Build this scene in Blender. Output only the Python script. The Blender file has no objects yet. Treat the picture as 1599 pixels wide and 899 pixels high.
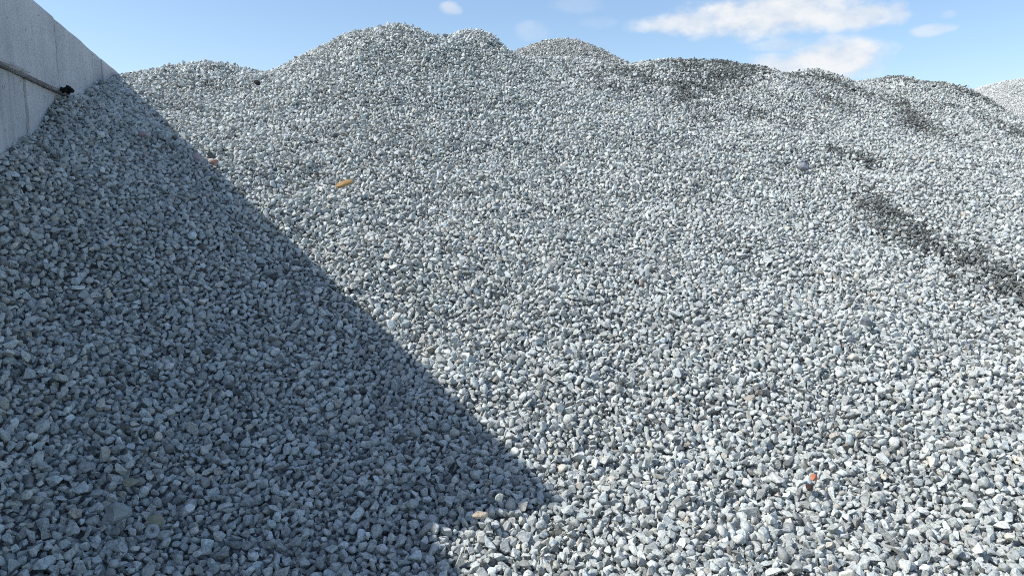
import bpy, bmesh, math, random
import numpy as np
from mathutils import Vector, Matrix, Euler

rng = np.random.default_rng(7)
random.seed(7)
scene = bpy.context.scene
COL = scene.collection
R = math.radians

# ------------------------------------------------------------------ camera
FOCAL_PX, IMG_W, IMG_H = 1155.0, 1599.0, 899.0
CAM = np.array([0.0, 0.0, 1.6])
PITCH = R(7.96)
cam_data = bpy.data.cameras.new('camera')
cam_data.sensor_width = 36.0
cam_data.lens = 36.0 * FOCAL_PX / IMG_W
cam_data.clip_start = 0.05
cam_data.clip_end = 5000
cam = bpy.data.objects.new('camera', cam_data)
cam.location = CAM
cam.rotation_euler = (math.pi / 2 - PITCH, 0, 0)
COL.objects.link(cam)
scene.camera = cam

# ------------------------------------------------------------------ sun and sky
SUN_EL, SUN_BACK = R(45.15), R(10)        # height; how far behind the left-hand side it stands
sun_dir = Vector((-math.cos(SUN_BACK) * math.cos(SUN_EL), -math.sin(SUN_BACK) * math.cos(SUN_EL), math.sin(SUN_EL)))
sun_data = bpy.data.lights.new('sun', 'SUN')
sun_data.energy = 4.0
sun_data.angle = R(0.53)
sun_data.color = (1.0, 0.975, 0.935)
sun = bpy.data.objects.new('sun', sun_data)
sun.rotation_euler = sun_dir.to_track_quat('Z', 'Y').to_euler()
sun.location = (-6, -4, 9)
COL.objects.link(sun)

world = bpy.data.worlds.new('World')
scene.world = world
world.use_nodes = True
wt = world.node_tree
wt.nodes.clear()


class NT:
    """small helper to write node trees as expressions"""
    def __init__(self, tree):
        self.t = tree

    def n(self, kind, **props):
        nd = self.t.nodes.new(kind)
        for k, v in props.items():
            setattr(nd, k, v)
        return nd

    def put(self, sock, v):
        if hasattr(v, 'is_linked'):
            self.t.links.new(v, sock)
        else:
            sock.default_value = v

    def math(self, op, a, b=None, c=None, clamp=False):
        nd = self.n('ShaderNodeMath', operation=op, use_clamp=clamp)
        for i, v in enumerate((a, b, c)):
            if v is not None:
                self.put(nd.inputs[i], v)
        return nd.outputs[0]

    def noise(self, vec, scale, detail=4.0, rough=0.55, out=0):
        nd = self.n('ShaderNodeTexNoise')
        if vec is not None:
            self.put(nd.inputs['Vector'], vec)
        nd.inputs['Scale'].default_value = scale
        nd.inputs['Detail'].default_value = detail
        nd.inputs['Roughness'].default_value = rough
        return nd.outputs[out]

    def mix(self, fac, a, b, blend='MIX'):
        nd = self.n('ShaderNodeMix', data_type='RGBA', blend_type=blend)
        self.put(nd.inputs[0], fac)
        self.put(nd.inputs[6], a)
        self.put(nd.inputs[7], b)
        return nd.outputs[2]

    def ramp(self, fac, stops):
        nd = self.n('ShaderNodeValToRGB')
        el = nd.color_ramp.elements
        while len(el) < len(stops):
            el.new(0.5)
        for e, (p, c) in zip(el, stops):
            e.position = p
            e.color = (*c, 1) if len(c) == 3 else c
        self.put(nd.inputs[0], fac)
        return nd.outputs[0]

    def maprange(self, v, a, b, c=0.0, d=1.0, smooth=True):
        nd = self.n('ShaderNodeMapRange', interpolation_type='SMOOTHSTEP' if smooth else 'LINEAR')
        self.put(nd.inputs[0], v)
        for i, x in enumerate((a, b, c, d)):
            nd.inputs[1 + i].default_value = x
        return nd.outputs[0]


w = NT(wt)
sky = w.n('ShaderNodeTexSky', sky_type='NISHITA', sun_disc=False)
sky.sun_elevation = SUN_EL
sky.sun_rotation = math.atan2(sun_dir.x, sun_dir.y)
sky.altitude = 0
sky.air_density = 1.0
sky.dust_density = 0.8
sky.ozone_density = 3.0
SKY_STRENGTH = 0.15
# clouds: banks of cumulus at given bearings and heights (degrees), frayed by noise
tc = w.n('ShaderNodeTexCoord')
sep = w.n('ShaderNodeSeparateXYZ')
wt.links.new(tc.outputs['Generated'], sep.inputs[0])
bearing = w.math('MULTIPLY', w.math('ARCTAN2', sep.outputs[0], sep.outputs[1]), 57.29578)
height = w.math('MULTIPLY', w.math('ARCSINE', sep.outputs[2]), 57.29578)
comb = w.n('ShaderNodeCombineXYZ')
wt.links.new(bearing, comb.inputs[0])
wt.links.new(w.math('MULTIPLY', height, 1.6), comb.inputs[1])
puff = w.noise(comb.outputs[0], 0.42, 6.0, 0.55)
wisp = w.noise(comb.outputs[0], 0.16, 6.0, 0.6)
puff_c = w.math('SUBTRACT', puff, 0.5)
# bearing, height, half width, half height, density
BANKS = [(18.42, 11.65, 6.76, 1.55, 0.97),
         (13.60, 11.42, 4.63, 0.85, 0.85),
         (23.81, 11.09, 3.49, 0.91, 0.90),
         (26.52, 11.16, 0.95, 0.79, 0.60),
         (20.07, 12.44, 4.86, 1.12, 0.90),
         (22.96, 8.48, 3.64, 1.56, 0.97),
         (20.29, 8.16, 3.71, 1.07, 0.85),
         (19.58, 9.65, 2.10, 0.53, 0.40),
         (28.76, 9.89, 1.30, 0.39, 0.50),
         (-4.58, 12.66, 0.85, 0.49, 0.55),
         (1.55, 11.12, 1.34, 0.77, 0.22),
         (5.00, 12.91, 2.12, 0.64, 0.15),
         (29.50, 10.75, 0.50, 0.29, 0.25),
         (6.44, 11.67, 1.41, 0.44, 0.12)]
total = None
for b, h, hw, hh, dens in BANKS:
    dx = w.math('DIVIDE', w.math('SUBTRACT', bearing, b), hw)
    dy = w.math('DIVIDE', w.math('SUBTRACT', height, h), hh)
    r2 = w.math('ADD', w.math('MULTIPLY', dx, dx), w.math('MULTIPLY', dy, dy))
    f = w.math('ADD', w.math('SUBTRACT', 1.0, r2), w.math('MULTIPLY', puff_c, 2.3))
    m = w.math('MULTIPLY', w.maprange(f, -0.35, 0.95), dens)
    total = m if total is None else w.math('MAXIMUM', total, m)
# the same fair-weather cloud all round, away from the banks above
elsewhere = w.maprange(w.math('ABSOLUTE', bearing), 42.0, 55.0)
fair = w.math('MULTIPLY', w.maprange(wisp, 0.58, 0.75), elsewhere)
fair = w.math('MULTIPLY', fair, w.maprange(height, 4.0, 14.0))
total = w.math('MAXIMUM', total, fair)
bg_sky = w.n('ShaderNodeBackground')
wt.links.new(sky.outputs[0], bg_sky.inputs[0])
bg_sky.inputs[1].default_value = SKY_STRENGTH
bg_cloud = w.n('ShaderNodeBackground')
w.put(bg_cloud.inputs[0], w.ramp(puff, [(0.35, (0.56, 0.62, 0.71)), (0.62, (0.74, 0.76, 0.78))]))
bg_cloud.inputs[1].default_value = 1.0
mixw = w.n('ShaderNodeMixShader')
wt.links.new(total, mixw.inputs[0])
wt.links.new(bg_sky.outputs[0], mixw.inputs[1])
wt.links.new(bg_cloud.outputs[0], mixw.inputs[2])
wout = w.n('ShaderNodeOutputWorld')
wt.links.new(mixw.outputs[0], wout.inputs[0])

scene.render.engine = 'CYCLES'
scene.cycles.use_denoising = False
scene.cycles.filter_width = 1.0
scene.cycles.max_bounces = 6
scene.cycles.diffuse_bounces = 2
scene.view_settings.view_transform = 'Standard'
scene.view_settings.look = 'None'
scene.view_settings.exposure = 0.3
scene.view_settings.gamma = 1.0
scene.view_settings.use_curve_mapping = False


# ------------------------------------------------------------------ materials
def new_mat(name):
    m = bpy.data.materials.new(name)
    m.use_nodes = True
    m.node_tree.nodes.clear()
    t = NT(m.node_tree)
    out = t.n('ShaderNodeOutputMaterial')
    b = t.n('ShaderNodeBsdfPrincipled')
    b.inputs['Specular IOR Level'].default_value = 0.25
    m.node_tree.links.new(b.outputs[0], out.inputs[0])
    return m, t, b


def bump(t, b, height, strength, distance):
    nd = t.n('ShaderNodeBump')
    nd.inputs['Strength'].default_value = strength
    nd.inputs['Distance'].default_value = distance
    t.put(nd.inputs['Height'], height)
    t.t.links.new(nd.outputs[0], b.inputs['Normal'])


def attr(t, name):
    return t.n('ShaderNodeAttribute', attribute_type='INSTANCER', attribute_name=name).outputs['Fac']


def stone_material(name, stops):
    """crushed stone; tone, tint and stain come with every single stone"""
    m, t, b = new_mat(name)
    co = t.n('ShaderNodeTexCoord').outputs['Object']
    tone, tint, stain = attr(t, 'tone'), attr(t, 'tint'), attr(t, 'stain')
    shift = t.n('ShaderNodeVectorMath', operation='ADD')
    t.put(shift.inputs[0], co)
    cmb = t.n('ShaderNodeCombineXYZ')
    t.put(cmb.inputs[0], t.math('MULTIPLY', tone, 37.0))
    t.put(cmb.inputs[1], t.math('MULTIPLY', tint, 53.0))
    t.put(shift.inputs[1], cmb.outputs[0])
    co = shift.outputs[0]
    base = t.ramp(tone, stops)
    hue = t.ramp(tint, [(0.0, (0.93, 1.0, 1.02)), (0.3, (0.975, 1.0, 1.0)), (0.6, (0.985, 1.0, 0.985)), (0.88, (1.0, 0.99, 0.985)),
                        (0.96, (1.03, 1.0, 0.92)), (1.0, (1.06, 0.93, 0.83))])
    c = t.mix(1.0, base, hue, 'MULTIPLY')
    speck = t.noise(co, 5.5, 5.0, 0.7)
    grain = t.ramp(speck, [(0.34, (0.36, 0.38, 0.40)), (0.46, (0.86, 0.87, 0.87)), (0.58, (1.1, 1.1, 1.1)), (0.72, (1.35, 1.34, 1.3))])
    c = t.mix(0.85, c, grain, 'MULTIPLY')
    blotch = t.noise(co, 1.1, 2.0, 0.5)
    c = t.mix(t.maprange(blotch, 0.5, 0.75, 0.0, 0.35), c, (0.50, 0.51, 0.50, 1))
    dirty = t.mix(1.0, c, (0.18, 0.18, 0.175, 1), 'MULTIPLY')
    c = t.mix(stain, c, dirty)
    t.put(b.inputs['Base Color'], c)
    b.inputs['Roughness'].default_value = 0.88
    bump(t, b, t.noise(co, 3.6, 6.0, 0.68), 0.9, 0.006)
    return m


GREYS = [(0.0, (0.12, 0.12, 0.115)), (0.12, (0.285, 0.288, 0.27)), (0.4, (0.47, 0.478, 0.445)), (0.75, (0.62, 0.628, 0.587)), (1.0, (0.775, 0.78, 0.725))]
PALES = [(0.0, (0.42, 0.42, 0.40)), (0.5, (0.62, 0.615, 0.58)), (1.0, (0.78, 0.77, 0.73))]
MAT_STONE = stone_material('grey_crushed_stone', GREYS)
BUFFS = [(0.0, (0.16, 0.155, 0.145)), (0.5, (0.43, 0.425, 0.39)), (1.0, (0.66, 0.65, 0.60))]
MAT_BUFF = stone_material('buff_crushed_stone', BUFFS)
MAT_PALE = stone_material('pale_crushed_stone', PALES)


def bed_material(name, a, bcol):
    m, t, b = new_mat(name)
    co = t.n('ShaderNodeTexCoord').outputs['Object']
    f = t.noise(co, 26.0, 5.0, 0.7)
    t.put(b.inputs['Base Color'], t.ramp(f, [(0.3, a), (0.7, bcol)]))
    b.inputs['Roughness'].default_value = 0.95
    bump(t, b, t.noise(co, 34.0, 3.0, 0.6), 1.0, 0.03)
    return m


MAT_BED = bed_material('fine_grit_bed', (0.11, 0.11, 0.108), (0.25, 0.25, 0.245))
MAT_BED_PALE = bed_material('pale_grit_bed', (0.30, 0.30, 0.28), (0.52, 0.51, 0.48))
MAT_GROUND = bed_material('dusty_yard', (0.22, 0.22, 0.215), (0.36, 0.36, 0.35))


def concrete_material():
    m, t, b = new_mat('cast_concrete')
    co = t.n('ShaderNodeNewGeometry').outputs['Position']
    rnd = t.n('ShaderNodeObjectInfo').outputs['Random']
    cloud = t.noise(co, 1.5, 5.0, 0.6)
    fine = t.noise(co, 22.0, 6.0, 0.7)
    c = t.ramp(cloud, [(0.3, (0.50, 0.505, 0.505)), (0.5, (0.61, 0.61, 0.60)), (0.7, (0.70, 0.695, 0.68))])
    c = t.mix(0.28, c, t.ramp(fine, [(0.3, (0.72, 0.73, 0.75)), (0.7, (1.12, 1.12, 1.1))]), 'MULTIPLY')
    # run marks below the joints and rusty-brown blotches
    mp = t.n('ShaderNodeMapping')
    mp.inputs['Scale'].default_value = (2.2, 2.2, 0.35)
    t.put(mp.inputs['Vector'], co)
    run = t.noise(mp.outputs[0], 2.2, 5.0, 0.65)
    c = t.mix(t.maprange(run, 0.53, 0.72, 0.0, 0.5), c, (0.26, 0.265, 0.27, 1))
    c = t.mix(t.math('MULTIPLY', rnd, 0.22), c, (0.33, 0.34, 0.35, 1))
    vor = t.n('ShaderNodeTexVoronoi', feature='F1')
    vor.inputs['Scale'].default_value = 17.0
    t.put(vor.inputs['Vector'], co)
    pit = t.maprange(vor.outputs['Distance'], 0.08, 0.2, 0.0, 1.0)
    keep = t.maprange(t.noise(co, 6.0, 2.0), 0.50, 0.58)
    pit = t.math('MAXIMUM', pit, t.math('SUBTRACT', 1.0, keep))
    c = t.mix(t.math('MULTIPLY', t.math('SUBTRACT', 1.0, pit), 0.7), c, (0.14, 0.145, 0.15, 1))
    t.put(b.inputs['Base Color'], c)
    b.inputs['Roughness'].default_value = 0.9
    hgt = t.math('ADD', t.math('MULTIPLY', pit, 0.6), t.math('MULTIPLY', fine, 0.5))
    bump(t, b, hgt, 0.6, 0.02)
    return m


MAT_CONCRETE = concrete_material()


def lump_material(name, c1, c2, scale=18.0, rough=0.85, bump_d=0.01):
    m, t, b = new_mat(name)
    co = t.n('ShaderNodeTexCoord').outputs['Object']
    t.put(b.inputs['Base Color'], t.ramp(t.noise(co, scale, 5.0, 0.65), [(0.32, c1), (0.68, c2)]))
    b.inputs['Roughness'].default_value = rough
    bump(t, b, t.noise(co, scale * 2.0, 4.0, 0.6), 0.7, bump_d)
    return m


def wood_material():
    m, t, b = new_mat('weathered_yellow_wood')
    co = t.n('ShaderNodeTexCoord').outputs['Object']
    mp = t.n('ShaderNodeMapping')
    mp.inputs['Scale'].default_value = (6.0, 60.0, 60.0)
    t.put(mp.inputs['Vector'], co)
    g = t.noise(mp.outputs[0], 1.6, 4.0, 0.6)
    t.put(b.inputs['Base Color'], t.ramp(g, [(0.3, (0.24, 0.145, 0.055)), (0.5, (0.42, 0.265, 0.11)), (0.72, (0.52, 0.36, 0.17))]))
    b.inputs['Roughness'].default_value = 0.75
    bump(t, b, g, 0.5, 0.004)
    return m


# ------------------------------------------------------------------ helpers
def link(name, mesh, mat=None, parent=None):
    o = bpy.data.objects.new(name, mesh)
    COL.objects.link(o)
    if mat is not None and mesh is not None and not mesh.materials:
        mesh.materials.append(mat)
    if parent is not None:
        o.parent = parent
    return o


def tag(o, label, cat, group=None):
    o['label'] = label
    o['category'] = cat
    if group:
        o['group'] = group
    return o


def rock_mesh(name, seed, size=(1, 1, 1), cuts=15, sub=2, lo=0.60, hi=0.93, rough=0.03, smooth=True):
    """an irregular broken stone: a ball cut flat by random planes, about one unit across"""
    r = np.random.default_rng(seed)
    bm = bmesh.new()
    bmesh.ops.create_icosphere(bm, subdivisions=sub, radius=1.0)
    v = np.array([x.co[:] for x in bm.verts])
    for _ in range(cuts):
        n = r.normal(size=3)
        n /= np.linalg.norm(n)
        d = r.uniform(lo, hi)
        k = np.maximum(0, v @ n - d)
        v = v - k[:, None] * n
    v += r.normal(scale=rough, size=v.shape) * 0.6
    v *= np.array(size) / (v.max(0) - v.min(0)).max()
    v -= (v.max(0) + v.min(0)) / 2
    for x, c in zip(bm.verts, v):
        x.co = c
    me = bpy.data.meshes.new(name)
    bm.to_mesh(me)
    bm.free()
    if smooth:
        me.polygons.foreach_set('use_smooth', [True] * len(me.polygons))
    return me


def broken_mesh(name, seed, size=(1, 1, 1), points=13):
    """a sharper broken stone: the hull of a few points, its edges worn off"""
    r = np.random.default_rng(seed)
    p = r.normal(size=(points, 3))
    p /= np.linalg.norm(p, axis=1)[:, None]
    p *= r.uniform(0.82, 1.0, (points, 1))
    bm = bmesh.new()
    for q in p:
        bm.verts.new(q)
    h = bmesh.ops.convex_hull(bm, input=bm.verts[:])
    bmesh.ops.delete(bm, geom=[g for g in h['geom_interior'] if isinstance(g, bmesh.types.BMVert)], context='VERTS')
    bmesh.ops.dissolve_limit(bm, angle_limit=R(14), verts=bm.verts[:], edges=bm.edges[:])
    bmesh.ops.bevel(bm, geom=bm.edges[:], offset=0.045, segments=1, profile=0.5, affect='EDGES', clamp_overlap=True)
    bmesh.ops.recalc_face_normals(bm, faces=bm.faces[:])
    v = np.array([x.co[:] for x in bm.verts])
    v *= np.array(size) / (v.max(0) - v.min(0)).max()
    v -= (v.max(0) + v.min(0)) / 2
    for x, c in zip(bm.verts, v):
        x.co = c
    me = bpy.data.meshes.new(name)
    bm.to_mesh(me)
    bm.free()
    return me


# ------------------------------------------------------------------ the shape of the heap
CTRL = np.array([
    (-4.73,9.90,3.07), (-4.31,10.10,3.20), (-3.72,10.10,3.19), (-3.24,9.90,3.07), (-2.65,9.90,3.35), (-2.25,10.00,3.53),
    (-1.91,10.00,3.64), (-1.47,10.10,3.71), (-1.24,10.30,3.67), (-1.11,10.40,3.57), (-0.79,10.60,3.73), (-0.48,10.60,3.71),
    (-0.26,10.60,3.64), (0.00,10.70,3.44), (0.46,10.90,3.44), (0.93,11.00,3.43), (1.32,11.20,3.43), (1.57,11.30,3.36),
    (1.93,11.50,3.46), (2.43,11.60,3.51), (2.97,11.80,3.53), (3.52,12.00,3.54), (3.83,12.00,3.49), (4.31,12.20,3.36),
    (4.86,12.30,3.47), (5.21,12.40,3.41), (5.74,12.50,3.25), (6.15,12.60,3.38), (6.68,12.60,3.36), (7.27,12.70,3.31),
    (7.65,12.60,3.18), (7.97,12.40,2.90), (8.27,12.20,2.62), (9.04,11.80,2.23), (10.07,11.20,1.77), (-1.76,2.38,0.27),
    (-0.96,2.60,0.15), (0.00,2.60,0.15), (0.96,2.60,0.15), (1.92,2.60,0.15), (2.53,2.60,0.15), (-0.81,2.97,0.23),
    (0.23,3.16,0.23), (1.31,3.20,0.21), (2.33,3.20,0.21), (-2.28,3.20,0.72), (-2.62,3.75,1.07), (-1.33,3.75,0.57),
    (0.00,3.95,0.51), (1.46,4.10,0.47), (2.92,4.10,0.47), (3.74,4.00,0.50), (-2.33,4.10,1.02), (-1.24,4.75,0.93),
    (0.44,5.05,0.89), (2.34,5.35,0.85), (3.77,5.40,0.84), (4.87,5.30,0.86), (-3.02,4.40,1.56), (-2.55,4.95,1.55),
    (-1.89,5.80,1.54), (-0.97,6.30,1.54), (1.20,6.95,1.53), (3.18,7.40,1.52), (5.22,7.60,1.52), (6.52,7.20,1.34),
    (-3.35,7.20,2.25), (-2.11,7.80,2.31), (-0.35,8.30,2.35), (1.53,9.00,2.49), (3.66,9.60,2.47), (5.46,9.90,2.33),
    (6.54,9.60,2.07), (-3.03,9.00,2.79), (-1.37,9.10,3.02), (0.42,9.80,2.97), (2.68,10.60,3.04), (5.72,11.30,2.90),
    (-3.35,4.92,1.78), (-3.57,5.54,1.95), (-3.75,6.03,2.17), (-3.83,6.44,2.38), (-4.53,8.42,2.75), (-5.01,9.78,2.99),
    (-2.81,3.57,1.22), (-2.44,2.53,0.72), (-2.04,1.40,0.38), (-1.64,0.27,0.16), (-2.00,0.80,0.05), (0.00,0.80,0.05),
    (2.00,0.80,0.05), (5.00,0.80,0.05), (8.00,0.80,0.05), (-2.00,-1.50,0.00), (0.00,-1.50,0.00), (3.00,-1.50,0.00),
    (8.00,-1.50,0.00), (-5.21,10.89,2.89), (-6.06,12.67,1.97), (-4.75,11.11,3.02), (-5.52,12.93,2.10), (-4.09,11.11,3.01),
    (-4.76,12.93,2.09), (-3.56,10.89,2.89), (-4.14,12.67,1.97), (-2.91,10.89,3.17), (-3.39,12.67,2.25), (-2.47,11.00,3.35),
    (-2.88,12.80,2.43), (-2.10,11.00,3.46), (-2.45,12.80,2.54), (-1.61,11.11,3.53), (-1.88,12.93,2.61), (-1.36,11.33,3.49),
    (-1.59,13.18,2.57), (-1.22,11.44,3.39), (-1.42,13.31,2.47), (-0.87,11.66,3.55), (-1.01,13.57,2.63), (-0.53,11.66,3.53),
    (-0.62,13.57,2.61), (-0.29,11.66,3.46), (-0.33,13.57,2.54), (0.00,11.77,3.26), (0.01,13.70,2.34), (0.51,11.99,3.26),
    (0.59,13.95,2.34), (1.02,12.10,3.25), (1.19,14.08,2.33), (1.45,12.32,3.25), (1.69,14.34,2.33), (1.73,12.43,3.18),
    (2.01,14.46,2.26), (2.13,12.65,3.28), (2.47,14.72,2.36), (2.68,12.76,3.33), (3.12,14.85,2.41), (3.27,12.98,3.35),
    (3.80,15.10,2.43), (3.88,13.20,3.36), (4.51,15.36,2.44), (4.21,13.20,3.31), (4.90,15.36,2.39), (4.74,13.42,3.18),
    (5.52,15.62,2.26), (5.34,13.53,3.29), (6.22,15.74,2.37), (5.73,13.64,3.23), (6.67,15.87,2.31), (6.31,13.75,3.07),
    (7.35,16.00,2.15), (6.76,13.86,3.20), (7.87,16.13,2.28), (7.35,13.86,3.18), (8.55,16.13,2.26), (8.00,13.97,3.13),
    (9.31,16.26,2.21), (8.41,13.86,3.00), (9.79,16.13,2.08), (8.76,13.64,2.72), (10.20,15.87,1.80), (9.09,13.42,2.44),
    (10.58,15.62,1.52), (9.95,12.98,2.05), (11.58,15.10,1.13), (11.07,12.32,1.59), (12.89,14.34,0.67),
])


def fit_sheet(P):
    n = len(P)
    d2 = (P[:, None, 0] - P[None, :, 0]) ** 2 + (P[:, None, 1] - P[None, :, 1]) ** 2
    K = 0.5 * d2 * np.log(d2 + 1e-12) + np.eye(n) * 0.004
    Q = np.c_[np.ones(n), P[:, :2]]
    A = np.block([[K, Q], [Q.T, np.zeros((3, 3))]])
    return np.linalg.solve(A, np.r_[P[:, 2], 0, 0, 0])


WEIGHT = fit_sheet(CTRL)
GX0, GX1, GY0, GY1, GS = -9.0, 15.0, -4.0, 16.5, 0.1
gx = np.arange(GX0, GX1 + 1e-6, GS)
gy = np.arange(GY0, GY1 + 1e-6, GS)
GXX, GYY = np.meshgrid(gx, gy)
GZ = WEIGHT[-3] + WEIGHT[-2] * GXX + WEIGHT[-1] * GYY
for wgt, q in zip(WEIGHT, CTRL):
    r2 = (GXX - q[0]) ** 2 + (GYY - q[1]) ** 2
    GZ += wgt * 0.5 * r2 * np.log(r2 + 1e-12)


def smooth_noise(shape, cell, seed):
    r = np.random.default_rng(seed)
    ny, nx = int(shape[0] / cell) + 3, int(shape[1] / cell) + 3
    a = r.normal(size=(ny, nx))
    yi, xi = np.arange(shape[0]) / cell, np.arange(shape[1]) / cell
    y0, x0 = yi.astype(int), xi.astype(int)
    fy, fx = yi - y0, xi - x0
    fy, fx = (fy * fy * (3 - 2 * fy))[:, None], (fx * fx * (3 - 2 * fx))[None, :]
    g = lambda dy, dx: a[np.ix_(y0 + dy, x0 + dx)]
    return (g(0, 0) * (1 - fx) + g(0, 1) * fx) * (1 - fy) + (g(1, 0) * (1 - fx) + g(1, 1) * fx) * fy


# hollows and rolls left by tipping and by feet
GZ += 0.026 * smooth_noise(GZ.shape, 8.0, 1) + 0.018 * smooth_noise(GZ.shape, 3.6, 2)
GDY, GDX = np.gradient(GZ, GS)


def sample(A, x, y):
    u = np.clip((np.asarray(x) - GX0) / GS, 0, len(gx) - 1.001)
    v = np.clip((np.asarray(y) - GY0) / GS, 0, len(gy) - 1.001)
    i, j = u.astype(int), v.astype(int)
    a, b = u - i, v - j
    return (A[j, i] * (1 - a) + A[j, i + 1] * a) * (1 - b) + (A[j + 1, i] * (1 - a) + A[j + 1, i + 1] * a) * b


# the wall plane
WALL_DIR = np.array([-0.33418, 0.94251])
WALL_N = np.array([0.94251, 0.33418])          # towards the heap
WALL_P = np.array([-3.81659, 6.41511])         # at 7.32 m along


def off_wall(x, y):
    return (x - WALL_P[0]) * WALL_N[0] + (y - WALL_P[1]) * WALL_N[1]


# ------------------------------------------------------------------ ground
bm = bmesh.new()
for X, Y in ((-1500, -1500), (1500, -1500), (1500, 1500), (-1500, 1500)):
    bm.verts.new((X, Y, -0.06))
bm.faces.new(bm.verts)
me = bpy.data.meshes.new('ground')
bm.to_mesh(me)
bm.free()
ground = link('ground', me, MAT_GROUND)
ground['kind'] = 'structure'


# ------------------------------------------------------------------ the heap's bed
def grid_mesh(name, XX, YY, ZZ, keep):
    ny, nx = XX.shape
    ids = np.arange(ny * nx).reshape(ny, nx)
    q = np.stack([ids[:-1, :-1], ids[:-1, 1:], ids[1:, 1:], ids[1:, :-1]], -1).reshape(-1, 4)
    k = keep.ravel()
    q = q[k[q].all(1)]
    used = np.unique(q)
    remap = -np.ones(ny * nx, int)
    remap[used] = np.arange(len(used))
    co = np.stack([XX.ravel(), YY.ravel(), ZZ.ravel()], -1)[used]
    me = bpy.data.meshes.new(name)
    me.from_pydata(co.tolist(), [], remap[q].tolist())
    me.polygons.foreach_set('use_smooth', [True] * len(me.polygons))
    return me


BED_DEPTH = 0.085
keep = (off_wall(GXX, GYY) > -0.35) & (GZ > -0.4)
heap = link('gravel_heap', grid_mesh('gravel_heap', GXX, GYY, GZ - (BED_DEPTH + 0.008) * np.sqrt(1 + GDX ** 2 + GDY ** 2), keep), MAT_BED)
tag(heap, 'big heap of grey crushed stone sloping up to a lumpy crest, half in shade', 'gravel heap')


# ------------------------------------------------------------------ stones: one packed patch, laid over the slopes
def packed_patch(seed, n=76, cell=0.0366, layers=2, iters=60):
    """balls of mixed size shaken together on a periodic square; returns u, v, height, diameter"""
    r = np.random.default_rng(seed)
    T = n * cell
    jj, ii, kk = np.meshgrid(np.arange(n), np.arange(n), np.arange(layers), indexing='ij')
    P = np.stack([(ii + 0.5 * (kk % 2)) * cell, (jj + 0.5 * (kk % 2)) * cell, (kk - (layers - 1)) * 0.031 - 0.01], -1).astype(float)
    P += r.normal(scale=[0.011, 0.011, 0.008], size=P.shape)
    D = np.clip(np.exp(r.normal(math.log(0.0377), 0.22, size=P.shape[:3])), 0.018, 0.064)
    rad = D * 0.47
    offs = [(a, b) for a in range(-2, 3) for b in range(-2, 3)]
    for it in range(iters):
        push = np.zeros_like(P)
        for a, b in offs:
            Q = np.roll(P, (a, b), (0, 1))
            rq = np.roll(rad, (a, b), (0, 1))
            for s in range(layers):
                if a == 0 and b == 0 and s == 0:
                    continue
                q = np.roll(Q, s, 2)
                rr = rad + np.roll(rq, s, 2)
                d = P - q
                d[..., :2] -= T * np.round(d[..., :2] / T)
                L = np.sqrt((d ** 2).sum(-1)) + 1e-9
                ov = np.maximum(0, rr - L)
                push += d * (0.24 * ov / L)[..., None]
        P += push
        P[..., 2] -= 0.0012
        P[..., 2] = np.clip(P[..., 2], -BED_DEPTH + 0.2 * D, 0.045)
    P[..., :2] %= T
    return P.reshape(-1, 3), D.ravel(), T


PATCH, PATCH_D, TILE = packed_patch(3)
N_SHAPES = 28
shapes = []
shape_col = bpy.data.collections.new('stone_shapes')
pale_col = bpy.data.collections.new('pale_stone_shapes')
buff_col = bpy.data.collections.new('buff_stone_shapes')
for i in range(N_SHAPES):
    r = random.Random(100 + i)
    size = (1.0, r.uniform(0.72, 0.98), r.uniform(0.55, 0.86))
    if i % 5:
        me = broken_mesh('stone', 100 + i, size, r.choice((9, 10, 12, 15)))
    else:
        me = rock_mesh('stone', 100 + i, size, cuts=r.choice((9, 11, 13)), lo=0.42, hi=0.85, rough=0.03)
    me.materials.append(MAT_STONE)
    shapes.append(me)
    shape_col.objects.link(bpy.data.objects.new('stone_shape', me))
    for coll_, mat_ in ((pale_col, MAT_PALE), (buff_col, MAT_BUFF)):
        mp_ = me.copy()
        mp_.materials.clear()
        mp_.materials.append(mat_)
        coll_.objects.link(bpy.data.objects.new('stone_shape', mp_))


def gravel_nodes(coll):
    g = bpy.data.node_groups.new('lay_stones', 'GeometryNodeTree')
    g.interface.new_socket('Geometry', in_out='INPUT', socket_type='NodeSocketGeometry')
    g.interface.new_socket('Geometry', in_out='OUTPUT', socket_type='NodeSocketGeometry')
    gi, go = g.nodes.new('NodeGroupInput'), g.nodes.new('NodeGroupOutput')
    ci = g.nodes.new('GeometryNodeCollectionInfo')
    ci.inputs['Collection'].default_value = coll
    ci.inputs['Separate Children'].default_value = True
    ci.inputs['Reset Children'].default_value = True
    iop = g.nodes.new('GeometryNodeInstanceOnPoints')
    iop.inputs['Pick Instance'].default_value = True

    def named(name, dt):
        a = g.nodes.new('GeometryNodeInputNamedAttribute')
        a.data_type = dt
        a.inputs['Name'].default_value = name
        return a.outputs[0]
    g.links.new(gi.outputs[0], iop.inputs['Points'])
    g.links.new(ci.outputs[0], iop.inputs['Instance'])
    g.links.new(named('shape', 'INT'), iop.inputs['Instance Index'])
    g.links.new(named('turn', 'FLOAT_VECTOR'), iop.inputs['Rotation'])
    g.links.new(named('size', 'FLOAT_VECTOR'), iop.inputs['Scale'])
    g.links.new(iop.outputs[0], go.inputs[0])
    return g


NODES_GREY = gravel_nodes(shape_col)
NODES_PALE = gravel_nodes(pale_col)
NODES_BUFF = gravel_nodes(buff_col)


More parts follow.
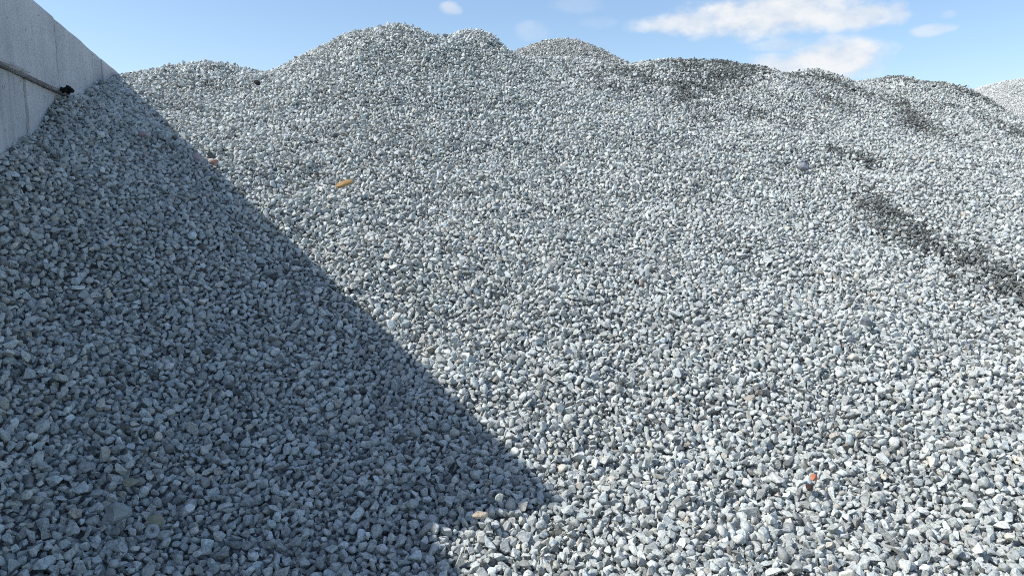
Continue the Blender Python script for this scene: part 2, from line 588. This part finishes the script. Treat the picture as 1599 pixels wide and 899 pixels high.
def lay_gravel(name, S, nodes, parent, mat):
    me = bpy.data.meshes.new(name)
    me.vertices.add(len(S['pos']))
    me.vertices.foreach_set('co', S['pos'].astype(np.float32).ravel())
    for k, dt, fld in (('turn', 'FLOAT_VECTOR', 'vector'), ('size', 'FLOAT_VECTOR', 'vector'), ('shape', 'INT', 'value'),
                       ('tone', 'FLOAT', 'value'), ('tint', 'FLOAT', 'value'), ('stain', 'FLOAT', 'value')):
        a = me.attributes.new(k, dt, 'POINT')
        a.data.foreach_set(fld, S[k].astype(np.int32 if dt == 'INT' else np.float32).ravel())
    me.update()
    o = link(name, me, mat, parent)
    o['kind'] = 'stuff'
    md = o.modifiers.new('lay_stones', 'NODES')
    md.node_group = nodes
    return o


def stones_over(x0, x1, y0, y1, squeeze=0.87):
    """the packed patch repeated over a rectangle of ground: x, y, height over the surface, diameter"""
    out = []
    ty = TILE * squeeze
    for i in range(math.floor(x0 / TILE), math.ceil(x1 / TILE)):
        for j in range(math.floor(y0 / ty), math.ceil(y1 / ty)):
            out.append(np.c_[PATCH[:, 0] + i * TILE, PATCH[:, 1] * squeeze + j * ty, PATCH[:, 2], PATCH_D])
    A = np.concatenate(out)
    return A[(A[:, 0] > x0) & (A[:, 0] < x1) & (A[:, 1] > y0) & (A[:, 1] < y1)]


def dress(pos, D, stain, r):
    n = len(D)
    turn = np.stack([r.normal(scale=0.75, size=n), r.normal(scale=0.75, size=n), r.uniform(0, 6.283, n)], -1)
    k = r.uniform(0.9, 1.12, (n, 3)) * np.stack([r.uniform(1.0, 1.25, n), np.ones(n), r.uniform(0.9, 1.08, n)], -1)
    tone = np.clip(r.normal(0.56, 0.20, n), 0.02, 1.0)
    odd = r.uniform(size=n)
    tone[odd < 0.03] = r.uniform(0.0, 0.2, (odd < 0.03).sum())
    return dict(pos=pos, turn=turn, size=k * (D * 1.02)[:, None], shape=r.integers(0, N_SHAPES, n), tone=tone,
                tint=r.uniform(0, 1, n), stain=stain, D=D)


def subset(S, m):
    return {k: v[m] for k, v in S.items()}


# crest distance by bearing (x / y), to stop laying stones on the hidden back
CREST = np.array([(-0.72, 9.8), (-0.5, 9.9), (-0.37, 10.1), (-0.15, 10.2), (0.0, 10.7), (0.15, 11.3), (0.3, 12.0), (0.5, 12.6), (0.62, 12.6), (0.70, 12.2), (1.0, 11.2)])
A = stones_over(-6.5, 12.5, 0.2, 14.5)
ratio = A[:, 0] / A[:, 1]
ok = (A[:, 1] < np.interp(ratio, CREST[:, 0], CREST[:, 1]) * 1.13) & (A[:, 0] < 0.86 * A[:, 1] + 1.0)
A = A[ok]
z = sample(GZ, A[:, 0], A[:, 1])
sd = off_wall(A[:, 0], A[:, 1])
A, z = A[(sd > np.where(z > 2.40, 0.02, -0.055))], z[(sd > np.where(z > 2.40, 0.02, -0.055))]
dzx, dzy = sample(GDX, A[:, 0], A[:, 1]), sample(GDY, A[:, 0], A[:, 1])
nrm = np.stack([-dzx, -dzy, np.ones(len(A))], -1)
nrm /= np.linalg.norm(nrm, axis=1)[:, None]
pos = np.c_[A[:, :2], z] + nrm * (A[:, 2] - 0.012)[:, None]

# dark dirt that came with some of the loads: (path, half width, strength)
STAINS = [
    ([(1.7, 10.7), (2.12, 10.5), (2.68, 10.6), (3.29, 11.2), (3.8, 11.6)], 0.30, 0.5),
    ([(2.6, 11.3), (3.3, 11.7), (3.9, 12.0)], 0.34, 0.62),
    ([(2.4, 10.4), (2.15, 9.6), (2.32, 9.4)], 0.14, 0.6),
    ([(4.2, 11.7), (4.76, 11.7), (5.1, 11.5)], 0.30, 0.6),
    ([(4.5, 11.1), (4.45, 10.5)], 0.20, 0.5),
    ([(6.4, 12.5), (7.0, 12.5), (7.45, 12.3), (7.7, 12.1)], 0.26, 0.6),
    ([(5.76, 11.2), (5.65, 10.6), (5.41, 9.9)], 0.18, 0.8),
    ([(3.45, 7.3), (3.58, 6.9), (3.62, 6.5), (3.68, 6.1)], 0.24, 0.68),
    ([(3.6, 6.4), (3.75, 5.95), (3.85, 5.5), (4.1, 5.2)], 0.24, 0.6),
    ([(3.78, 8.7), (4.05, 8.5)], 0.10, 0.75),
    ([(7.2, 11.0), (7.1, 10.4)], 0.20, 0.65),
    ([(2.9, 9.8), (3.55, 9.4)], 0.16, 0.35),
    ([(1.2, 10.0), (2.0, 9.9)], 0.25, 0.25),
]


def stain_at(x, y, r):
    s = np.zeros(len(x))
    for path, hw, k in STAINS:
        d = np.full(len(x), 9.0)
        for (ax, ay), (bx, by) in zip(path[:-1], path[1:]):
            ux, uy = bx - ax, by - ay
            t = np.clip(((x - ax) * ux + (y - ay) * uy) / (ux * ux + uy * uy), 0, 1)
            d = np.minimum(d, np.hypot(x - ax - t * ux, y - ay - t * uy))
        s = np.maximum(s, k * np.exp(-(d / (1.35 * hw)) ** 2))
    patch = sample(smooth_noise(GZ.shape, 1.4, 11), x, y) * 0.6 + sample(smooth_noise(GZ.shape, 3.5, 12), x, y) * 0.6
    s = np.clip(s * (0.95 + 0.5 * patch), 0, 1)
    hit = r.uniform(size=len(x)) < s * 1.1
    return np.where(hit, r.uniform(0.45, 0.97, len(x)), r.uniform(0.0, 0.5, len(x)) * s)


r5 = np.random.default_rng(5)
STAIN_OF = stain_at(A[:, 0], A[:, 1], r5)
ALL = dress(pos, A[:, 3] * (1 - 0.22 * STAIN_OF), STAIN_OF, r5)
# dark grit lodged between the dirty stones, and pale chips here and there
gpos, gD, gst = [], [], []
for q in np.where(r5.uniform(size=len(A)) < 0.9 * STAIN_OF + 0.10)[0]:
    n_ = 4 if STAIN_OF[q] > 0.4 else 2
    for _ in range(n_):
        gpos.append(pos[q] + np.append(r5.normal(scale=0.024, size=2), 0) + nrm[q] * r5.uniform(-0.004, 0.016))
        gD.append(r5.uniform(0.009, 0.019))
        gst.append(r5.uniform(0.6, 1.0) if STAIN_OF[q] > 0.4 else STAIN_OF[q])
GRIT = dress(np.array(gpos), np.array(gD), np.array(gst), r5)
ALL = {k_: np.concatenate([ALL[k_], GRIT[k_]]) for k_ in ALL}

# which stones show largest: a coarse depth picture of the near ones
fwd = np.array([0, math.cos(PITCH), -math.sin(PITCH)])
upv = np.array([0, math.sin(PITCH), math.cos(PITCH)])
rel = ALL['pos'] - CAM
dep = rel @ fwd
px = IMG_W / 2 + rel[:, 0] / dep * FOCAL_PX
py = IMG_H / 2 - (rel @ upv) / dep * FOCAL_PX
rpx = ALL['D'] * 0.55 / dep * FOCAL_PX
near = np.where((dep < 4.2) & (px > -20) & (px < IMG_W + 20) & (py > 480) & (py < IMG_H + 20))[0]
near = near[np.argsort(-dep[near])]
W2, H2 = 800, 450
ident = -np.ones((H2, W2), int)
for i in near:
    cx_, cy_, rr = px[i] / 2, py[i] / 2, rpx[i] / 2
    xa, xb, ya, yb = max(0, int(cx_ - rr)), min(W2, int(cx_ + rr) + 2), max(0, int(cy_ - rr)), min(H2, int(cy_ + rr) + 2)
    if xa >= xb or ya >= yb:
        continue
    yy, xx = np.ogrid[ya:yb, xa:xb]
    ident[ya:yb, xa:xb][(xx - cx_) ** 2 + (yy - cy_) ** 2 < rr * rr] = i
cnt = np.bincount(ident[ident >= 0], minlength=len(px))
largest = np.argsort(-cnt)[:300]
single = np.zeros(len(px), bool)
single[largest] = True

lay_gravel('gravel', subset(ALL, ~single), NODES_GREY, heap, MAT_STONE)
for i in largest:
    o = bpy.data.objects.new('stone', shapes[ALL['shape'][i]])
    COL.objects.link(o)
    o.parent = heap
    o.location = ALL['pos'][i]
    o.rotation_euler = ALL['turn'][i]
    o.scale = ALL['size'][i]
    for k in ('tone', 'tint', 'stain'):
        o[k] = float(ALL[k][i])


# ------------------------------------------------------------------ two heaps behind
def far_heap(peak, slope, rnd, flat, reach, cap, seed, nodes, bed, stone_mat, shrink, label):
    r = np.random.default_rng(seed)
    n = int(reach / 0.2)
    a = np.arange(-n, n + 1) * 0.2
    XX, YY = np.meshgrid(a, a)
    wob = 0.05 * smooth_noise(XX.shape, 5.0, seed)

    def hgt(x, y):
        q = np.maximum(0, np.hypot(x, y) - flat)
        return peak[2] + rnd - np.sqrt((q * slope) ** 2 + rnd ** 2)
    ZZ = hgt(XX, YY) + wob - 0.05
    o = link('gravel_heap', grid_mesh('gravel_heap', XX + peak[0], YY + peak[1], ZZ, np.hypot(XX, YY) < reach), bed)
    tag(o, label, 'gravel heap')
    S = stones_over(-cap, cap, -cap, cap * 0.5)
    S[:, :2] *= shrink
    S = S[(np.hypot(S[:, 0], S[:, 1]) < cap)]
    zz = hgt(S[:, 0], S[:, 1]) + 0.05 * 0
    ui = np.clip(((S[:, 0] / 0.2) + n).round().astype(int), 0, 2 * n)
    vi = np.clip(((S[:, 1] / 0.2) + n).round().astype(int), 0, 2 * n)
    zz = zz + wob[vi, ui]
    P = np.c_[S[:, 0] + peak[0], S[:, 1] + peak[1], zz + S[:, 2] * shrink]
    G = dress(P, S[:, 3] * shrink, np.zeros(len(P)), r)
    lay_gravel('gravel', G, nodes, o, stone_mat)
    return o


far_heap((0.91, 15.00, 4.48), 0.62, 0.22, 0.12, 6.2, 2.6, 21, NODES_BUFF, MAT_BED, MAT_BUFF, 0.92,
         'small rounded gravel heap peeping up behind the middle of the crest')
far_heap((14.32, 21.00, 4.38), 0.60, 0.35, 0.9, 8.0, 3.4, 22, NODES_PALE, MAT_BED_PALE, MAT_PALE, 0.80,
         'paler, finer gravel heap far behind, at the end of the crest below open sky')


# ------------------------------------------------------------------ retaining wall of cast blocks
L_BLOCK, H_BLOCK, T_BLOCK = 2.125, 0.60, 0.60
WALL_TOP = 2.98
wall = bpy.data.objects.new('concrete_block_wall', None)
COL.objects.link(wall)
p0 = WALL_P - WALL_DIR * 7.32
wall.location = (p0[0], p0[1], 0)
wall.rotation_euler = (0, 0, math.atan2(WALL_DIR[1], WALL_DIR[0]))     # local x runs along the wall, local -y faces the heap
wall['kind'] = 'thing'
tag(wall, 'retaining wall of large pale concrete blocks beside the heap, its face in shade', 'wall')


def block_mesh(seed, length=L_BLOCK):
    r = random.Random(seed)
    bm = bmesh.new()
    bmesh.ops.create_cube(bm, size=1.0)
    for v in bm.verts:
        v.co = Vector((v.co.x * (length - 0.05), v.co.y * T_BLOCK, v.co.z * (H_BLOCK - 0.006)))
    bmesh.ops.bevel(bm, geom=bm.edges[:], offset=0.02, segments=2, profile=0.6, affect='EDGES')
    bmesh.ops.subdivide_edges(bm, edges=[e for e in bm.edges if e.calc_length() > 0.4], cuts=7, use_grid_fill=True)
    for v in bm.verts:
        edge = abs(v.co.z) > H_BLOCK / 2 - 0.03
        v.co.y += r.gauss(0, 0.0022)
        v.co.z += r.gauss(0, 0.0025 if edge else 0.0015)
    me = bpy.data.meshes.new('block')
    bm.to_mesh(me)
    bm.free()
    me.materials.append(MAT_CONCRETE)
    return me


block_shapes = [block_mesh(40 + i) for i in range(3)]
SHORT = 1.885                      # the block that ends the top course
short_block = block_mesh(47, SHORT)
# course: (top, set back from the face, near end along, number of blocks)
COURSES = [(WALL_TOP, 0.0, 7.32 - 2 * L_BLOCK, 5), (WALL_TOP - 0.6, 0.062, 6.50 - 3 * L_BLOCK, 6), (WALL_TOP - 1.2, 0.062, 7.32 - 4 * L_BLOCK, 7),
           (WALL_TOP - 1.8, 0.062, 6.50 - 4 * L_BLOCK, 5), (WALL_TOP - 2.4, 0.062, 7.32 - 5 * L_BLOCK, 5)]
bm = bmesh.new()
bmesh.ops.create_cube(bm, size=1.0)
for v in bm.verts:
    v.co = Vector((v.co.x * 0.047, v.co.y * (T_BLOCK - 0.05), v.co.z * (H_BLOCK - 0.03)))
shade_strip_mesh = bpy.data.meshes.new('joint_shade_strip')
bm.to_mesh(shade_strip_mesh)
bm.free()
shade_strip_mesh.materials.append(lump_material('dark_joint_shade', (0.035, 0.035, 0.035), (0.10, 0.10, 0.10), 14.0))  # added strips; their dark colour stands in for shade inside the joints
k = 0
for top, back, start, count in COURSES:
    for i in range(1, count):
        o = bpy.data.objects.new('joint_shade_strip', shade_strip_mesh)
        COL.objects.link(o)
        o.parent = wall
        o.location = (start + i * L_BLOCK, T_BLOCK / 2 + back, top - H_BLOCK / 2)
    for i in range(count):
        short = top == WALL_TOP and i == 0
        o = bpy.data.objects.new('block', short_block if short else block_shapes[k % 3])
        k += 1
        COL.objects.link(o)
        o.parent = wall
        o.location = (start + L_BLOCK - SHORT / 2 if short else start + (i + 0.5) * L_BLOCK, T_BLOCK / 2 + back + random.uniform(-0.006, 0.006), top - H_BLOCK / 2)


# ------------------------------------------------------------------ odd pieces lying on the stones
def surface(x, y, lift=0.0):
    return (x, y, float(sample(GZ, x, y)) + lift)


def lump(name, x, y, lift, size, turn, seed, mat, label, cat, cuts=10, sub=2, smooth=False, lo=0.45, hi=0.85):
    me = rock_mesh(name, seed, (1, 1, 1), cuts=cuts, sub=sub, lo=lo, hi=hi, smooth=smooth)
    for v in me.vertices:
        v.co = Vector((v.co.x * size[0], v.co.y * size[1], v.co.z * size[2]))
    me.materials.append(mat)
    o = bpy.data.objects.new(name, me)
    COL.objects.link(o)
    o.location = surface(x, y, lift)
    o.rotation_euler = turn
    return tag(o, label, cat)


MAT_BRICK = lump_material('broken_orange_brick', (0.40, 0.15, 0.08), (0.55, 0.25, 0.15))
MAT_BRICK_DUSTY = lump_material('dusty_red_brick', (0.32, 0.17, 0.13), (0.46, 0.30, 0.25))
MAT_ROOT = lump_material('dark_brown_clod', (0.055, 0.035, 0.028), (0.12, 0.08, 0.065))
MAT_BLACK = lump_material('black_stone', (0.012, 0.014, 0.014), (0.04, 0.045, 0.045))
MAT_SOOT = lump_material('black_crumbly_dirt', (0.006, 0.006, 0.007), (0.03, 0.03, 0.032), 40.0, 0.95, 0.02)
MAT_TAN = lump_material('tan_ribbed_stone', (0.46, 0.36, 0.26), (0.70, 0.58, 0.44))
MAT_GREENISH = lump_material('pale_green_flake', (0.50, 0.54, 0.47), (0.64, 0.67, 0.60))
MAT_OLIVE = lump_material('olive_brown_stone', (0.24, 0.23, 0.16), (0.38, 0.36, 0.27))
MAT_BIG = lump_material('mottled_grey_rock', (0.25, 0.27, 0.26), (0.42, 0.44, 0.42), 9.0)
MAT_BLUE = lump_material('blue_grey_rock', (0.17, 0.185, 0.205), (0.29, 0.305, 0.33), 24.0)
MAT_CHIP = lump_material('white_chip', (0.78, 0.80, 0.80), (0.86, 0.87, 0.87))
MAT_PINK = lump_material('pink_stone', (0.29, 0.22, 0.235), (0.42, 0.33, 0.34))
MAT_RING = lump_material('grey_ring_stone', (0.36, 0.38, 0.39), (0.54, 0.56, 0.56))

# the yellow wooden offcut: a short stick, thick in the middle, with blunt chipped ends
bm = bmesh.new()
rings = []
for i in range(9):
    t = i / 8
    rx = 0.135 * (t - 0.5)
    wv = 0.026 * (1 - 0.28 * abs(2 * t - 1) ** 5) * (1 + 0.05 * math.sin(7 * t))
    hv = 0.017 * (1 - 0.35 * abs(2 * t - 1) ** 5)
    ring = []
    for j in range(10):
        a = 2 * math.pi * j / 10
        ca, sa = math.cos(a), math.sin(a)
        ring.append(bm.verts.new((rx + 0.004 * math.sin(3 * a + i), wv * math.copysign(abs(ca) ** 0.6, ca), hv * math.copysign(abs(sa) ** 0.6, sa) + 0.006 * math.sin(math.pi * t))))
    rings.append(ring)
for a, b in zip(rings[:-1], rings[1:]):
    for j in range(10):
        bm.faces.new((a[j], a[(j + 1) % 10], b[(j + 1) % 10], b[j]))
bm.faces.new(rings[0][::-1])
bm.faces.new(rings[-1])
bmesh.ops.recalc_face_normals(bm, faces=bm.faces[:])
me = bpy.data.meshes.new('wood_offcut')
bm.to_mesh(me)
bm.free()
me.materials.append(wood_material())
wood = bpy.data.objects.new('wood_offcut', me)
COL.objects.link(wood)
wood.location = surface(-1.396, 6.22, 0.045)
wood.rotation_euler = (R(38), R(-20), R(24))
tag(wood, 'short yellow-brown piece of wood lying on the sunlit slope', 'wood')

lump('brick_fragment', 1.397, 3.27, 0.018, (0.044, 0.038, 0.038), (0.4, 0.2, 0.5), 301, MAT_BRICK, 'small bright orange brick fragment among the pale stones in the sun', 'brick')
lump('dirt_clod', 1.36, 3.225, 0.004, (0.075, 0.045, 0.04), (0.3, 0.6, 1.2), 302, MAT_ROOT, 'dark brown clod touching the bright orange brick fragment', 'dirt clod')
lump('brick_fragment', -2.40, 6.03, 0.012, (0.10, 0.06, 0.06), (0.5, 0.1, 0.3), 303, MAT_BRICK_DUSTY, 'dusty red brick fragment at the edge of the wall shadow', 'brick')
lump('brick_fragment', -2.55, 6.06, 0.008, (0.085, 0.06, 0.05), (0.2, 0.5, 1.3), 304, MAT_PINK, 'dull mauve brick fragment in shade, just beside the dusty red one', 'brick')
lump('black_stone', -2.956, 8.83, 0.036, (0.095, 0.07, 0.065), (0.3, 0.3, 0.4), 305, MAT_BLACK, 'single black stone high on the sunlit slope below the crest', 'stone')
lump('tan_stone', -0.135, 2.95, 0.028, (0.072, 0.04, 0.04), (0.2, 0.05, 0.1), 307, MAT_TAN, 'tan oblong stone where the shadow of the wall steps back', 'stone')
lump('stone_flake', -0.055, 3.03, 0.04, (0.038, 0.016, 0.048), (0.25, 0.2, 0.2), 308, MAT_GREENISH, 'pale greenish upright flake just above the tan oblong stone', 'stone')
lump('flat_stone', -1.589, 2.95, 0.012, (0.075, 0.05, 0.03), (0.5, 0.1, 0.5), 309, MAT_OLIVE, 'flat olive-brown stone in the shade, above the biggest grey rock', 'stone')
lump('grey_rock', -1.545, 2.75, 0.028, (0.098, 0.075, 0.085), (0.1, 0.4, 0.6), 310, MAT_BIG, 'biggest mottled grey rock in the shade near the lower edge', 'rock', cuts=8)
lump('olive_stone', -1.415, 2.77, 0.028, (0.066, 0.06, 0.066), (0.5, 0.2, 1.0), 311, MAT_OLIVE, 'olive-brown angular stone in the shade beside the biggest grey rock', 'stone')
lump('pale_chip', -1.311, 2.86, 0.05, (0.046, 0.034, 0.034), (0.8, 0.1, 0.1), 312, MAT_CHIP, 'small whitish squarish chip lying in the shade', 'stone', cuts=6)
lump('blue_grey_rock', 3.139, 8.03, 0.015, (0.14, 0.11, 0.10), (0.2, 0.3, 0.2), 313, MAT_BLUE, 'large blue-grey rock halfway up the slope below the dark patches', 'rock')
lump('blue_grey_rock', 2.339, 4.78, 0.012, (0.085, 0.075, 0.065), (0.4, 0.1, 0.8), 314, MAT_BLUE, 'blue-grey rock in the sun below the lowest dark streak', 'rock')
lump('pink_stone', -3.038, 6.2, 0.012, (0.09, 0.07, 0.06), (0.2, 0.3, 0.9), 315, MAT_PINK, 'pinkish stone in the deep shade not far from the wall', 'stone')

# a little stone ring: a pebble with a hole through it
bm = bmesh.new()
rr_ = random.Random(9)
prof = []
for i in range(16):
    a = 2 * math.pi * i / 16
    k1 = 1 + rr_.uniform(-0.07, 0.07)
    ring = []
    for j in range(8):
        b = 2 * math.pi * j / 8
        q = 0.0175 * k1 + 0.0105 * math.cos(b)
        ring.append(bm.verts.new((q * math.cos(a), q * math.sin(a), 0.011 * math.sin(b))))
    prof.append(ring)
for i in range(16):
    a, b = prof[i], prof[(i + 1) % 16]
    for j in range(8):
        bm.faces.new((a[j], b[j], b[(j + 1) % 8], a[(j + 1) % 8]))
bmesh.ops.recalc_face_normals(bm, faces=bm.faces[:])
me = bpy.data.meshes.new('ring_stone')
bm.to_mesh(me)
bm.free()
me.materials.append(MAT_RING)
ring = bpy.data.objects.new('ring_stone', me)
COL.objects.link(ring)
ring.location = surface(-1.395, 2.71, 0.034)
ring.rotation_euler = (R(58), R(8), 0)
tag(ring, 'small round grey stone with a hole through it, in the shade', 'stone')

# black crumbly dirt caught where the ledge between the courses runs into the stones
bm = bmesh.new()
for i in range(22):
    m_ = rock_mesh('crumb', 400 + i, (1, 1, 1), cuts=7, sub=1, lo=0.5, hi=0.9, rough=0.08, smooth=False)
    s = random.uniform(0.022, 0.045)
    M = Matrix.Translation((random.gauss(0, 0.05), random.gauss(0, 0.028), random.gauss(0, 0.010))) @ Euler([random.uniform(0, 6) for _ in range(3)]).to_matrix().to_4x4() @ Matrix.Diagonal((s * 1.3, s, s, 1))
    m_.transform(M)
    bm.from_mesh(m_)
    bpy.data.meshes.remove(m_)
me = bpy.data.meshes.new('dirt_clump')
bm.to_mesh(me)
bm.free()
me.materials.append(MAT_SOOT)
clump = bpy.data.objects.new('dirt_clump', me)
COL.objects.link(clump)
clump.location = surface(-3.795, 6.47, 0.03)
clump.rotation_euler = (0, 0, R(100))
tag(clump, 'black clump of crumbly dirt against the concrete wall where the ledge ends', 'dirt')
